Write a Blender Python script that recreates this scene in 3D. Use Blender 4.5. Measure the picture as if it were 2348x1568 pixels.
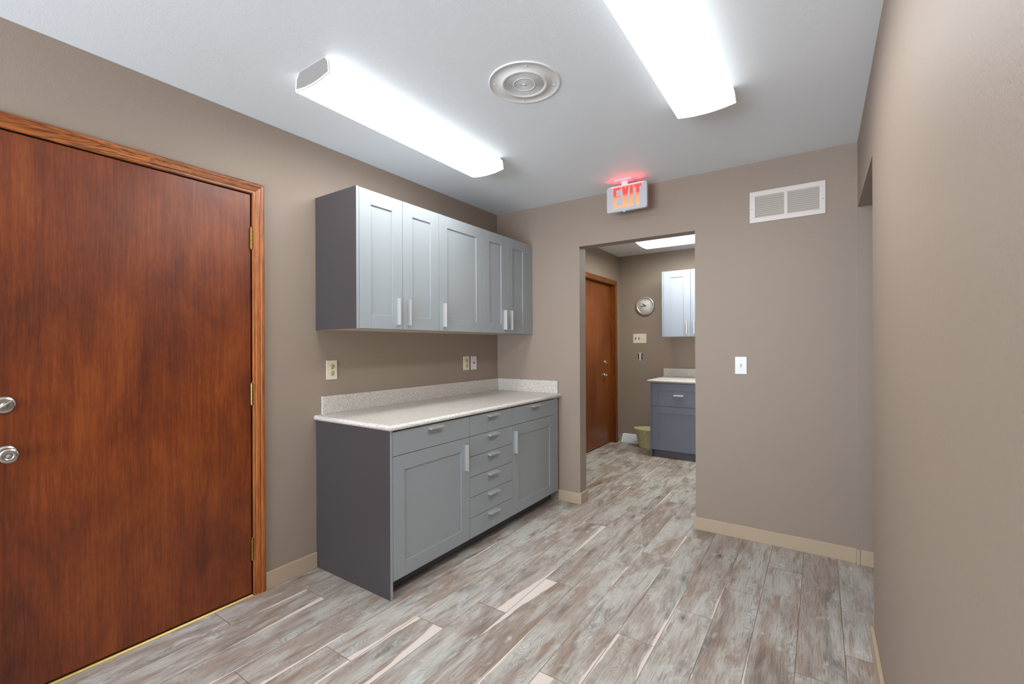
import bpy, bmesh, math, random
from mathutils import Vector, Matrix
random.seed(7)
for o in list(bpy.data.objects): bpy.data.objects.remove(o)
SC = bpy.context.scene
COL = SC.collection

# ------------------------------------------------------------------ camera
cam_d = bpy.data.cameras.new('camera'); cam = bpy.data.objects.new('camera', cam_d); COL.objects.link(cam)
cam_d.sensor_fit = 'HORIZONTAL'; cam_d.sensor_width = 36.0
cam_d.lens = 1036.43 / 2348 * 36.0
cam_d.shift_y = (792.16 - 784.0) / 2348
cam.matrix_world = Matrix.Translation((2.3972, -3.2887, 1.2679)) @ Matrix.Rotation(0.59775, 4, 'Z') @ Matrix.Rotation(math.pi/2, 4, 'X') @ Matrix.Rotation(-0.00401, 4, 'Z')
cam_d.clip_start = 0.02
SC.camera = cam
# ------------------------------------------------------------------ world + exposure
w = bpy.data.worlds.new('world'); SC.world = w; w.use_nodes = True
w.node_tree.nodes['Background'].inputs[0].default_value = (0.8, 0.85, 1, 1)
w.node_tree.nodes['Background'].inputs[1].default_value = 0.3
SC.view_settings.view_transform = 'Standard'; SC.view_settings.look = 'None'
SC.view_settings.gamma = 1; SC.view_settings.use_curve_mapping = False
SC.view_settings.exposure = 0.15
LAMP = 18.0          # lens brightness (bottom)
LAMP_SIDE = 1.6     # lens brightness (flanks)
# cool fill lamp added behind the viewer, tilted up to brighten the ceiling
fill_d = bpy.data.lights.new('rear_fill_light', 'AREA'); fill_d.shape = 'RECTANGLE'; fill_d.size = 2.2; fill_d.size_y = 2.0
fill_d.energy = 330; fill_d.color = (0.80, 0.90, 1.0)
fill_lamp = bpy.data.objects.new('rear_fill_light', fill_d); COL.objects.link(fill_lamp)
fill_lamp.location = (1.30, -6.78, 1.15); fill_lamp.rotation_euler = Vector((0, math.cos(1.1), math.sin(1.1))).to_track_quat('-Z', 'Y').to_euler()

# ------------------------------------------------------------------ material helpers
def srgb(r, g, b):
    f = lambda c: (c/255/12.92) if c/255 <= 0.04045 else ((c/255+0.055)/1.055)**2.4
    return (f(r), f(g), f(b), 1)
class NT:
    def __init__(s, name):
        s.m = bpy.data.materials.new(name); s.m.use_nodes = True
        s.t = s.m.node_tree; s.b = s.t.nodes['Principled BSDF']; s.out = s.t.nodes['Material Output']
    def n(s, typ, ins=None, **kw):
        x = s.t.nodes.new(typ)
        for k, v in kw.items(): setattr(x, k, v)
        if ins:
            for k, v in ins.items():
                if isinstance(v, bpy.types.NodeSocket): s.t.links.new(v, x.inputs[k])
                else: x.inputs[k].default_value = v
        return x
    def math(s, op, a, b=None, c=None, clamp=False):
        ins = {0: a}
        if b is not None: ins[1] = b
        if c is not None: ins[2] = c
        x = s.n('ShaderNodeMath', ins, operation=op); x.use_clamp = clamp
        return x.outputs[0]
    def mix(s, f, a, b, bt='MIX'):
        x = s.n('ShaderNodeMix', data_type='RGBA', blend_type=bt)
        for k, v in ((0, f), (6, a), (7, b)):
            if isinstance(v, bpy.types.NodeSocket): s.t.links.new(v, x.inputs[k])
            else: x.inputs[k].default_value = v
        return x.outputs[2]
    def ramp(s, f, stops, interp='LINEAR'):
        x = s.n('ShaderNodeValToRGB', {0: f}); r = x.color_ramp; r.interpolation = interp
        while len(r.elements) < len(stops): r.elements.new(0.5)
        for e, (p, c) in zip(r.elements, stops):
            e.position = p; e.color = c if isinstance(c, tuple) else (c, c, c, 1)
        return x.outputs[0]
    def noise(s, vec, scale, detail=2, rough=0.5, dist=0.0, dim='3D'):
        return s.n('ShaderNodeTexNoise', {'Vector': vec, 'Scale': scale, 'Detail': detail, 'Roughness': rough, 'Distortion': dist}).outputs['Fac']
    def mapping(s, vec, scale=(1, 1, 1), loc=(0, 0, 0)):
        return s.n('ShaderNodeMapping', {'Vector': vec, 'Scale': scale, 'Location': loc}).outputs[0]
    def pos(s): return s.n('ShaderNodeNewGeometry').outputs['Position']
    def bump(s, h, strength=0.1, dist=0.01):
        x = s.n('ShaderNodeBump', {'Height': h, 'Strength': strength, 'Distance': dist}); s.t.links.new(x.outputs[0], s.b.inputs['Normal'])
    def set(s, **kw):
        for k, v in kw.items():
            k = {'color': 'Base Color', 'rough': 'Roughness', 'metal': 'Metallic', 'spec': 'Specular IOR Level', 'coat': 'Coat Weight', 'coatr': 'Coat Roughness'}[k]
            if isinstance(v, bpy.types.NodeSocket): s.t.links.new(v, s.b.inputs[k])
            else: s.b.inputs[k].default_value = v
        return s.m
def plain(name, col, rough=0.5, metal=0.0, spec=0.5, coat=0.0, bumpy=0.0, vary=0.03):
    N = NT(name)
    n = N.noise(N.pos(), 6.0, 3)
    c2 = tuple(c*(1-vary) for c in col[:3]) + (1,)
    N.set(color=N.mix(n, col, c2), rough=rough, metal=metal, spec=spec, coat=coat)
    if bumpy: N.bump(N.noise(N.pos(), 260, 2), bumpy, 0.003)
    return N.m
M = {}
def paint(name, c, bumpy=0.25):
    N = NT(name); p = N.pos()
    big = N.noise(p, 1.3, 4, 0.55)
    col = N.mix(big, c, tuple(x*0.95 for x in c[:3]) + (1,))
    N.set(color=col, rough=0.55, spec=0.35)
    h = N.math('ADD', N.noise(p, 170, 2, 0.6), N.math('MULTIPLY', N.noise(p, 45, 2), 0.6))
    N.bump(h, bumpy, 0.0025)
    return N.m
M['wall'] = paint('taupe wall paint', srgb(159, 142, 128))
M['wallfar'] = paint('taupe wall paint far', srgb(157, 141, 126))
M['ceiling'] = paint('ceiling paint', srgb(240, 246, 251), 0.18)
M['base'] = plain('beige trim paint', srgb(190, 168, 143), 0.5, vary=0.06)

def cab_mat(name, c):
    N = NT(name); p = N.pos()
    g = N.noise(N.mapping(p, (420, 420, 5)), 1.0, 2)
    N.set(color=N.mix(g, c, tuple(x*0.94 for x in c[:3]) + (1,)), rough=0.42, spec=0.4)
    N.bump(g, 0.06, 0.002); return N.m
M['cab'] = cab_mat('grey cabinet foil', srgb(160, 166, 169))
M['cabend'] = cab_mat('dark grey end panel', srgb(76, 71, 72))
M['cabfar'] = cab_mat('grey cabinet foil far', srgb(150, 156, 168))
M['cabfarbase'] = cab_mat('darker cabinet foil far', srgb(112, 116, 128))  # darker grey than the wall cabinets above
M['toe'] = plain('toe kick dark grey', srgb(88, 88, 92), 0.5)
M['under'] = plain('melamine underside', srgb(200, 186, 168), 0.5)
M['steel'] = plain('brushed steel', srgb(212, 210, 208), 0.4, 0.62)
M['nickel'] = plain('satin nickel', srgb(200, 197, 192), 0.22, 1.0)
M['brass'] = plain('aged brass', srgb(165, 135, 75), 0.35, 1.0, vary=0.25)
M['brassbright'] = plain('bright brass strip', srgb(205, 178, 112), 0.38, 1.0)
M['cream'] = plain('cream plastic', srgb(236, 228, 205), 0.35)
M['white'] = plain('white plastic', srgb(232, 232, 232), 0.35)
M['whitemetal'] = plain('white enamel', srgb(224, 214, 207), 0.4)
M['slat'] = plain('louvre enamel', srgb(200, 190, 181), 0.45)
M['signgrey'] = plain('pale grey sign plastic', srgb(196, 198, 204), 0.4)
M['capgrey'] = plain('grey end plate metal', srgb(150, 145, 141), 0.5)
M['clockrim'] = plain('satin silver clock rim', srgb(206, 200, 194), 0.35, 0.6)
M['duct'] = plain('grille shadow gap', srgb(78, 70, 64), 0.8)
M['black'] = plain('black plastic', srgb(22, 22, 22), 0.5)
M['dark'] = plain('dark cavity', srgb(40, 34, 28), 0.8)
M['navy'] = plain('navy port', srgb(20, 32, 60), 0.4)
M['ivory_dark'] = plain('ochre receptacle', srgb(214, 200, 150), 0.35)
M['bucket'] = plain('olive yellow plastic', srgb(222, 211, 160), 0.4)
M['bluewhite'] = plain('pale register enamel', srgb(234, 240, 242), 0.4)
M['face'] = plain('clock face', srgb(232, 230, 224), 0.5)
M['gasket'] = plain('gap dark brown', srgb(36, 20, 12), 0.7)

def wood(name, lo, mid, hi, axis, grain=90, rough=0.3, coat=0.5, fig=3.0, pore=0.0):
    N = NT(name); p = N.pos()
    st = {'Z': (1, 1, 0.035), 'Y': (1, 0.035, 1), 'X': (0.035, 1, 1)}[axis]
    k_ = .10 if pore else .42
    q = N.mapping(p, st)
    warp = N.noise(N.mapping(p, {'Z': (1, 1, k_), 'Y': (1, k_, 1), 'X': (k_, 1, 1)}[axis]), fig, 5, 0.6, 0.4)
    fine = N.noise(q, grain*1.5, 5, 0.7, 0.3)
    fleck = N.noise(N.mapping(p, tuple(c*(1 if c == 1 else 3.2) for c in st)), grain*2.2, 3, 0.6)
    med = N.noise(q, grain*0.2, 4, 0.6, 1.0)
    v = N.math('ADD', N.math('ADD', N.math('MULTIPLY', fine, 0.28), N.math('MULTIPLY', fleck, 0.17)), N.math('ADD', N.math('MULTIPLY', med, 0.17), N.math('MULTIPLY', warp, 0.5)))
    col = N.ramp(v, [(0.42, lo), (0.56, mid), (0.70, hi)])
    if pore:
        l = N.math('SINE', N.math('ADD', N.math('MULTIPLY', warp, 95.0), N.math('MULTIPLY', med, 9.0)))
        l = N.math('MULTIPLY', N.math('POWER', N.math('MULTIPLY_ADD', l, 0.5, 0.5), 2.0), pore)
        l2 = N.ramp(N.noise(q, grain*1.8, 3, 0.7), [(0.5, 0.0), (0.62, 1.0)])
        k = N.math('MULTIPLY', N.math('ADD', l, N.math('MULTIPLY', l2, 0.4)), 0.85, clamp=True)
        col = N.mix(k, col, tuple(c*0.4 for c in lo[:3]) + (1,))
    N.set(color=col, rough=rough, spec=0.4, coat=coat, coatr=0.32)
    N.bump(N.math('ADD', fine, N.math('MULTIPLY', N.noise(p, 60, 2), 0.5)), 0.10, 0.002)
    return N.m
M['door'] = wood('red brown door veneer', srgb(72, 25, 4), srgb(115, 48, 9), srgb(146, 73, 21), 'Z', 110, 0.4, 0.42, 4.2)
M['doorfar'] = wood('far door veneer', srgb(84, 38, 8), srgb(118, 58, 14), srgb(142, 76, 24), 'Z', 70, 0.38, 0.35, 2.2)
M['oakZ'] = wood('oak casing upright', srgb(124, 58, 16), srgb(170, 92, 34), srgb(196, 120, 54), 'Z', 110, 0.32, 0.5, 5.0, 0.35)
M['oakfar'] = wood('darker oak far casing', srgb(96, 46, 12), srgb(134, 74, 26), srgb(164, 100, 44), 'Z', 110, 0.36, 0.4, 6.0, 0.5)
M['oakY'] = wood('oak casing head', srgb(128, 60, 14), srgb(176, 98, 34), srgb(202, 126, 56), 'Y', 110, 0.32, 0.5, 16.0, 0.85)

def counter_mat():
    N = NT('speckled laminate'); p = N.pos()
    a = N.noise(p, 190, 2, 0.7); b = N.noise(N.mapping(p, loc=(3, 1, 7)), 260, 2, 0.6); c = N.noise(N.mapping(p, loc=(8, 2, 1)), 110, 2, 0.6)
    col = N.mix(N.noise(p, 60, 3), srgb(222, 216, 208), srgb(206, 198, 188))
    col = N.mix(N.ramp(a, [(0.58, 0.0), (0.63, 1.0)]), col, srgb(140, 128, 118))
    col = N.mix(N.ramp(b, [(0.62, 0.0), (0.66, 1.0)]), col, srgb(92, 84, 80))
    col = N.mix(N.ramp(c, [(0.62, 0.0), (0.67, 1.0)]), col, srgb(243, 240, 236))
    return N.set(color=col, rough=0.33, spec=0.45)
M['counter'] = counter_mat()

def floor_mat():
    N = NT('weathered oak laminate planks')
    at = lambda nm: N.n('ShaderNodeAttribute', attribute_name=nm, attribute_type='GEOMETRY')
    uv = N.n('ShaderNodeUVMap', uv_map='plank').outputs[0]
    sep = N.n('ShaderNodeSeparateXYZ', {0: uv}); lx, ly = sep.outputs[0], sep.outputs[1]
    seed = at('seed').outputs['Fac']
    def vec(sx, sy, off=0.0):
        return N.n('ShaderNodeCombineXYZ', {0: N.math('MULTIPLY', lx, sx), 1: N.math('MULTIPLY', ly, sy), 2: N.math('MULTIPLY_ADD', seed, 37.0, off)}).outputs[0]
    fig = N.noise(vec(7, 2.6), 1.0, 2, 0.45)                    # growth figure
    fig2 = N.noise(vec(30, 14, 3), 1.0, 2, 0.5)
    ph = N.math('ADD', N.math('MULTIPLY', lx, 620.0), N.math('ADD', N.math('MULTIPLY', fig, 230.0), N.math('MULTIPLY', fig2, 12.0)))
    line = N.math('MULTIPLY_ADD', N.math('SINE', ph), 0.5, 0.5)
    fibre = N.noise(vec(560, 9, 5), 1.0, 3, 0.6)
    fibre2 = N.noise(vec(110, 7, 15), 1.0, 5, 0.7, 0.9)
    streak = N.noise(vec(34, 1.8, 9), 1.0, 4, 0.6, 0.8)
    blot = N.noise(vec(8, 2.3, 21), 1.0, 6, 0.6, 0.3)         # whitewash clouds
    brn = N.noise(vec(15, 2.2, 33), 1.0, 4, 0.6, 0.8)           # brown flares
    drk = N.noise(vec(10, 2.2, 51), 1.0, 4, 0.6, 0.7)           # smoky grey
    tone = at('tone').outputs['Fac']
    base = N.mix(tone, srgb(150, 134, 123), srgb(176, 166, 158))
    base = N.mix(N.ramp(streak, [(0.38, 0.0), (0.62, 0.7)]), base, srgb(162, 138, 122))
    base = N.mix(N.ramp(blot, [(0.41, 0.0), (0.56, 0.95)]), base, srgb(196, 193, 185))
    base = N.mix(N.ramp(brn, [(0.52, 0.0), (0.68, 0.85)]), base, srgb(146, 118, 98))
    base = N.mix(N.ramp(drk, [(0.55, 0.0), (0.70, 0.85)]), base, srgb(106, 97, 91))
    base = N.mix(N.ramp(N.noise(vec(16, 8, 63), 1.0, 3, 0.6, 0.5), [(0.62, 0.0), (0.75, 0.8)]), base, srgb(212, 213, 211))
    vo = N.n('ShaderNodeTexVoronoi', {'Vector': vec(5.5, 2.6, 77), 'Scale': 1.0, 'Randomness': 1.0}).outputs['Distance']
    vo = N.math('MULTIPLY_ADD', fig2, 0.08, N.math('SUBTRACT', vo, 0.04))
    base = N.mix(N.ramp(vo, [(0.02, 0.9), (0.06, 0.4), (0.16, 0.0)]), base, srgb(88, 66, 54))
    patch = N.ramp(N.noise(vec(8, 2.5, 71), 1.0, 2), [(0.35, 0.08), (0.65, 0.42)])
    base = N.mix(N.math('MULTIPLY', N.math('POWER', line, 2.0), patch), base, srgb(104, 88, 78))
    base = N.mix(N.ramp(fibre, [(0.48, 0.0), (0.68, 0.28)]), base, srgb(212, 208, 202))
    base = N.mix(N.ramp(fibre, [(0.34, 0.62), (0.45, 0.0)]), base, srgb(98, 82, 72))
    base = N.mix(N.ramp(fibre2, [(0.30, 0.45), (0.43, 0.0)]), base, srgb(112, 92, 80))
    # pale sapwood along plank edges
    lxn = N.math('DIVIDE', lx, 0.1645); lyn = N.math('DIVIDE', ly, 1.225)
    wob = N.math('MULTIPLY_ADD', N.noise(vec(4, 7, 91), 1.0, 2), 0.16, -0.08)
    def strip(coord, a, b):
        wdt = N.math('ADD', N.math('MULTIPLY', at(a).outputs['Fac'], N.math('MULTIPLY_ADD', lyn, -2.0, 1.0, clamp=True)), N.math('MULTIPLY', at(b).outputs['Fac'], N.math('MULTIPLY_ADD', lyn, 2.0, -1.0, clamp=True)))
        wdt = N.math('ADD', wdt, N.math('MULTIPLY', wob, N.math('GREATER_THAN', wdt, 0.02)))
        return N.math('MULTIPLY', N.math('SUBTRACT', wdt, coord), 40.0, clamp=True)
    sp = N.math('MAXIMUM', strip(lxn, 'sap_left_near', 'sap_left_far'), strip(N.math('SUBTRACT', 1.0, lxn), 'sap_right_near', 'sap_right_far'))
    base = N.mix(sp, base, N.mix(streak, srgb(230, 220, 212), srgb(214, 198, 184)))
    # bevelled seams between planks
    ex = N.math('MINIMUM', lx, N.math('SUBTRACT', 0.1645, lx)); ey = N.math('MINIMUM', ly, N.math('SUBTRACT', 1.225, ly))
    e = N.math('MINIMUM', ex, ey)
    seam = N.ramp(N.math('MULTIPLY', e, 100.0), [(0.10, 0.85), (0.20, 0.0)])
    base = N.mix(seam, base, srgb(118, 92, 72))
    N.set(color=base, rough=N.math('MULTIPLY_ADD', fibre, 0.2, 0.34), spec=0.4)
    h = N.math('ADD', N.math('MULTIPLY', fibre, 0.5), N.math('ADD', N.math('MULTIPLY', line, 0.25), N.math('MULTIPLY', seam, -2.5)))
    N.bump(h, 0.25, 0.0012)
    return N.m
M['floor'] = floor_mat()

def emis(name, col, strength, stripes=None):
    N = NT(name)
    e = N.n('ShaderNodeEmission', {'Color': col, 'Strength': strength})
    if stripes:   # brighter over the two tubes; stripes = (axis index, centre, half width)
        ax, c0, hw = stripes
        s = N.n('ShaderNodeSeparateXYZ', {0: N.pos()}).outputs[ax]
        d = N.math('ABSOLUTE', N.math('DIVIDE', N.math('SUBTRACT', s, c0), hw))
        f = N.ramp(d, [(0.0, 0.72), (0.18, 0.78), (0.5, 1.0), (0.8, 0.9), (1.0, 0.7)])
        N.t.links.new(N.math('MULTIPLY', f, strength), e.inputs['Strength'])
    N.t.links.new(e.outputs[0], N.out.inputs[0]); return N.m

# ------------------------------------------------------------------ mesh helpers (world coordinates)
class MB:
    def __init__(s): s.v = []; s.f = []; s.mi = []; s.sm = []
    def add(s, vs, fs, mi=0, smooth=False):
        o = len(s.v); s.v += [tuple(v) for v in vs]; s.f += [tuple(i+o for i in f) for f in fs]
        s.mi += [mi]*len(fs); s.sm += [smooth]*len(fs); return s
    def box(s, x0, x1, y0, y1, z0, z1, bev=0.0, mi=0, seg=2):
        x0, x1 = sorted((x0, x1)); y0, y1 = sorted((y0, y1)); z0, z1 = sorted((z0, z1))
        bm = bmesh.new(); bmesh.ops.create_cube(bm, size=1)
        for v in bm.verts: v.co = ((x0+x1)/2+v.co.x*(x1-x0), (y0+y1)/2+v.co.y*(y1-y0), (z0+z1)/2+v.co.z*(z1-z0))
        if bev: bmesh.ops.bevel(bm, geom=bm.edges[:], offset=min(bev, .45*min(x1-x0, y1-y0, z1-z0)), segments=seg, profile=.5, affect='EDGES')
        bm.verts.index_update()
        s.add([v.co for v in bm.verts], [[v.index for v in f.verts] for f in bm.faces], mi); bm.free(); return s
    def prism(s, prof, a, b, fn, mi=0, smooth=False, caps=True):
        """profile [(p,q)] swept between a and b; fn(p,q,t) -> xyz"""
        n = len(prof); vs = [fn(p, q, a) for p, q in prof] + [fn(p, q, b) for p, q in prof]
        fs = [(i, (i+1) % n, n+(i+1) % n, n+i) for i in range(n)]
        s.add(vs, fs, mi, smooth)
        if caps: s.add(vs, [tuple(range(n))[::-1], tuple(range(n, 2*n))], mi)
        return s
    def lathe(s, prof, c, axis='Z', n=40, mi=0, smooth=True):
        """prof [(r,h)], revolved about axis through c"""
        vs = []
        for r, h in prof:
            for i in range(n):
                a = 2*math.pi*i/n; p, q = r*math.cos(a), r*math.sin(a)
                vs.append({'Z': (c[0]+p, c[1]+q, c[2]+h), 'X': (c[0]+h, c[1]+p, c[2]+q), 'Y': (c[0]+p, c[1]+h, c[2]+q)}[axis])
        fs = []
        for j in range(len(prof)-1):
            for i in range(n): fs.append((j*n+i, j*n+(i+1) % n, (j+1)*n+(i+1) % n, (j+1)*n+i))
        s.add(vs, fs, mi, smooth)
        if prof[0][0] > 1e-6: s.add(vs[:n], [tuple(range(n))], mi)
        if prof[-1][0] > 1e-6: s.add(vs[-n:], [tuple(range(n))], mi)
        return s
    def tube(s, pts, r, n=12, mi=0):
        pts = [Vector(p) for p in pts]; rs = r if isinstance(r, list) else [r]*len(pts); vs = []
        for i, p in enumerate(pts):
            d = (pts[min(i+1, len(pts)-1)]-pts[max(i-1, 0)]).normalized()
            u = d.orthogonal().normalized() if i == 0 else (u-d*u.dot(d)).normalized(); w_ = d.cross(u)
            vs += [p+(u*math.cos(2*math.pi*k/n)+w_*math.sin(2*math.pi*k/n))*rs[i] for k in range(n)]
        fs = [(j*n+i, j*n+(i+1) % n, (j+1)*n+(i+1) % n, (j+1)*n+i) for j in range(len(pts)-1) for i in range(n)]
        s.add(vs, fs, mi, True); s.add(vs, [tuple(range(n)), tuple(range(len(vs)-n, len(vs)))], mi); return s
ORG = {}
def link(o, parent, org):
    COL.objects.link(o); ORG[o] = Vector(org)
    if parent: o.parent = parent; o.location = ORG[o]-ORG[parent]
    else: o.location = ORG[o]
def obj(name, mb, mats, parent=None, kind=None, label=None, cat=None, group=None):
    me = bpy.data.meshes.new(name)
    xs, ys, zs = zip(*mb.v)
    org = Vector(((min(xs)+max(xs))/2, (min(ys)+max(ys))/2, min(zs)))
    me.from_pydata([Vector(v)-org for v in mb.v], [], mb.f)
    for m in (mats if isinstance(mats, list) else [mats]): me.materials.append(m)
    me.polygons.foreach_set('material_index', mb.mi); me.polygons.foreach_set('use_smooth', mb.sm)
    bm = bmesh.new(); bm.from_mesh(me); bmesh.ops.recalc_face_normals(bm, faces=bm.faces[:]); bm.to_mesh(me); bm.free()
    me.update()
    o = bpy.data.objects.new(name, me); link(o, parent, org)
    for k, v in (('kind', kind), ('label', label), ('category', cat), ('group', group)):
        if v: o[k] = v
    return o
def thing(name, label, cat, loc, group=None, kind=None):
    o = bpy.data.objects.new(name, None); o.empty_display_size = .1; link(o, None, loc)
    o['label'] = label; o['category'] = cat
    if group: o['group'] = group
    if kind: o['kind'] = kind
    return o
S = 'structure'
H = 2.44; W = 2.5813; FX = 0.1918; FY = 2.4897; T = 0.1107; RX = 2.10
XO1, XO2, ZO = 0.8127, 1.687, 2.0555
YR1, YR0, ZR = -0.012, -0.875, 2.058       # opening in the right wall
REAR = -6.7

# ------------------------------------------------------------------ floor, ceiling
def build_floor():
    PW, PL, X0 = 0.1645, 1.225, 0.010
    joints = {0: -2.31, 1: -1.943, 2: -2.70, 3: -2.442, 4: -2.153, 5: -1.788, 6: -1.535, 7: -1.155, 8: -.778, 9: -1.777, 10: -1.385, 11: -1.048,
              12: -.712, 13: -.333, 14: -1.229, 15: -1.002, 16: -.6, 17: -.2, -1: -2.0, -2: -1.5}
    # pale sapwood widths of single planks: (left near, left far, right near, right far), as a share of the plank's width
    sap = {(5, -1): (0, .12, .08, .34), (6, 0): (.0, .06, .36, .22), (7, -1): (.0, .42, .12, .0), (9, -1): (.2, .44, .1, .12), (3, 0): (0, .05, .12, .05),
           (4, 0): (.04, .1, .16, .06), (8, 0): (0, .06, .05, .0), (10, 0): (.0, .08, .10, .0), (10, -1): (.05, .1, 0, .1), (11, 0): (.02, .06, .08, .0), (11, -1): (0, .04, .06, 0),
           (2, 0): (0, 0, .1, .05), (1, -1): (0, .1, 0, .2), (12, 0): (.04, 0, .03, .03), (9, 0): (.0, .04, .08, .06), (7, 0): (0, .05, 0, .0), (8, -1): (.10, .0, .0, .05)}
    vs, fs, uv, seed, tone, sl, sf, sr, srf = [], [], [], [], [], [], [], [], []
    rnd = random.Random(11)
    ymin, ymax = REAR-.15, FY+.2
    for k in range(-2, 26):
        x0 = X0+k*PW; x1 = x0+PW
        j = joints.get(k, -rnd.random()*1.2)
        for m in range(-7, 6):
            a = j+m*PL; b = a+PL; s_ = rnd.random(); t_ = rnd.random()
            ya, yb = max(a, ymin), min(b, ymax)
            if yb-ya < 1e-4: continue
            n = len(vs); vs += [(x0, ya, 0), (x1, ya, 0), (x1, yb, 0), (x0, yb, 0)]; fs.append((n, n+1, n+2, n+3))
            uv += [(0, ya-a), (PW, ya-a), (PW, yb-a), (0, yb-a)]
            seed.append(s_); tone.append(t_)
            q = sap.get((k, m)) or ((0, 0, 0, 0) if rnd.random() < .75 else (rnd.random()*.12, 0, 0, rnd.random()*.14))
            sl.append(q[0]); sf.append(q[1]); sr.append(q[2]); srf.append(q[3])
    n = len(vs); xa, xb = X0-2*PW, X0+26*PW                       # solid slab under the planks
    me = bpy.data.meshes.new('floor')
    slab = [(xa, ymin, -.1), (xb, ymin, -.1), (xb, ymax, -.1), (xa, ymax, -.1), (xa, ymin, -.001), (xb, ymin, -.001), (xb, ymax, -.001), (xa, ymax, -.001)]
    sf_ = [(3, 2, 1, 0), (0, 1, 5, 4), (1, 2, 6, 5), (2, 3, 7, 6), (3, 0, 4, 7)]
    me.from_pydata(vs+slab, [], fs+[tuple(i+n for i in f) for f in sf_])
    u = me.uv_layers.new(name='plank')
    for i, c in enumerate(uv): u.data[i].uv = c
    for nm, arr in (('seed', seed), ('tone', tone), ('sap_left_near', sl), ('sap_left_far', sf), ('sap_right_near', sr), ('sap_right_far', srf)):
        at = me.attributes.new(nm, 'FLOAT', 'FACE'); at.data.foreach_set('value', arr+[0.0]*5)
    me.materials.append(M['floor']); me.update()
    o = bpy.data.objects.new('floor', me); link(o, None, (0, 0, 0)); o['kind'] = S
    o['label'] = 'grey and brown weathered wood plank floor'; o['category'] = 'floor'
build_floor()
obj('ceiling', MB().box(-.3, 4.2, REAR-.15, FY+.2, H, H+.1), M['ceiling'], kind=S, label='smooth off white ceiling', cat='ceiling')

# ------------------------------------------------------------------ walls
DY0, DY1, DZ = -3.047, -2.127, 2.047       # opening of the near door
w1 = MB(); w1.box(-.12, 0, REAR, DY0-.012, 0, H); w1.box(-.12, 0, DY1+.012, 0, 0, H); w1.box(-.12, 0, DY0-.012, DY1+.012, DZ+.012, H)
obj('wall_left', w1, M['wall'], kind=S, label='taupe wall behind the grey cabinets', cat='wall')
w2 = MB(); w2.box(-.12, XO1, 0, T, 0, H); w2.box(XO2, W+.12, 0, T, 0, H); w2.box(XO1, XO2, 0, T, ZO, H)
obj('wall_back', w2, M['wall'], kind=S, label='taupe wall with the open doorway', cat='wall')
w3 = MB(); w3.box(W, W+.12, REAR, YR0, 0, H); w3.box(W, W+.12, YR0, YR1, ZR, H)
obj('wall_right', w3, M['wall'], kind=S, label='taupe wall close on the right with an opening', cat='wall')
obj('wall_passage_back', MB().box(W, 4.1, YR1, 0, 0, H), M['wall'], kind=S, label='narrow taupe wall seen through the right opening', cat='wall')
obj('wall_passage_right', MB().box(4.0, 4.1, REAR, YR1, 0, H), M['wall'], kind=S, label='taupe wall of the side passage', cat='wall')
wr = MB(); wr.box(-.12, .20, REAR-.07, REAR, 0, H); wr.box(2.40, 4.1, REAR-.07, REAR, 0, H); wr.box(.20, 2.40, REAR-.07, REAR, 0, .15); wr.box(.20, 2.40, REAR-.07, REAR, 2.15, H)
wf = MB()  # invented window frame, gives the added fill lamp an opening
for b in ((.20, .25, .15, 2.15), (2.35, 2.40, .15, 2.15), (1.275, 1.325, .15, 2.15), (.25, 2.35, .15, .20), (.25, 2.35, 2.10, 2.15)): wf.box(b[0], b[1], REAR-.06, REAR-.01, b[2], b[3], .003)
obj('added_window_1', wf, M['whitemetal'], kind=S, label='added white window frame behind the viewer, for the fill light', cat='window')
obj('wall_rear', wr, M['wall'], kind=S, label='taupe wall behind the viewer', cat='wall')
EY0, EY1, EZ = 1.42, 2.328, 2.047
w4 = MB(); w4.box(FX-.2, FX, T, EY0-.012, 0, H); w4.box(FX-.2, FX, EY1+.012, FY, 0, H); w4.box(FX-.2, FX, EY0-.012, EY1+.012, EZ+.012, H)
obj('wall_far_left', w4, M['wallfar'], kind=S, label='taupe wall around the far wooden door', cat='wall')
obj('wall_far', MB().box(FX-.2, RX+.12, FY, FY+.12, 0, H), M['wallfar'], kind=S, label='taupe wall with the round clock', cat='wall')
obj('wall_far_right', MB().box(RX, RX+.12, T, FY, 0, H), M['wallfar'], kind=S, label='taupe wall of the far room beyond the cabinets', cat='wall')

# ------------------------------------------------------------------ baseboards
BH, BT = 0.088, 0.013
def bb(*boxes):
    m = MB()
    for b in boxes: m.box(*b, 0.0, BH, bev=.0025)
    return m
obj('baseboard_left', bb((0, BT, DY1+.059, -1.776)), M['base'], kind=S, label='beige baseboard between the near door and the base cabinets', cat='baseboard')
obj('baseboard_left_rear', bb((0, BT, REAR, DY0-.06)), M['base'], kind=S, label='beige baseboard left of the near door', cat='baseboard')
obj('baseboard_back_left', bb((.62, XO1+BT, -BT, 0), (XO1, XO1+BT, 0, T+BT)), M['base'], kind=S, label='beige baseboard wrapping the left corner of the doorway', cat='baseboard')
obj('baseboard_back_right', bb((XO2-BT, W-.012, -BT, 0), (XO2-BT, XO2, 0, T+BT)), M['base'], kind=S, label='beige baseboard under the light switch wall', cat='baseboard')
obj('baseboard_passage', bb((W-.012, W+.004, -.030, 0), (W+.004, 4.0, YR1-BT, YR1)), M['base'], kind=S, label='short beige baseboard with corner block at the right opening', cat='baseboard')
obj('baseboard_right', bb((W-BT, W, REAR, YR0-.001)), M['base'], kind=S, label='beige baseboard along the near right wall', cat='baseboard')
obj('baseboard_far', bb((FX, .245, FY-BT, FY)), M['base'], kind=S, label='beige baseboard in the far corner', cat='baseboard')

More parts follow.
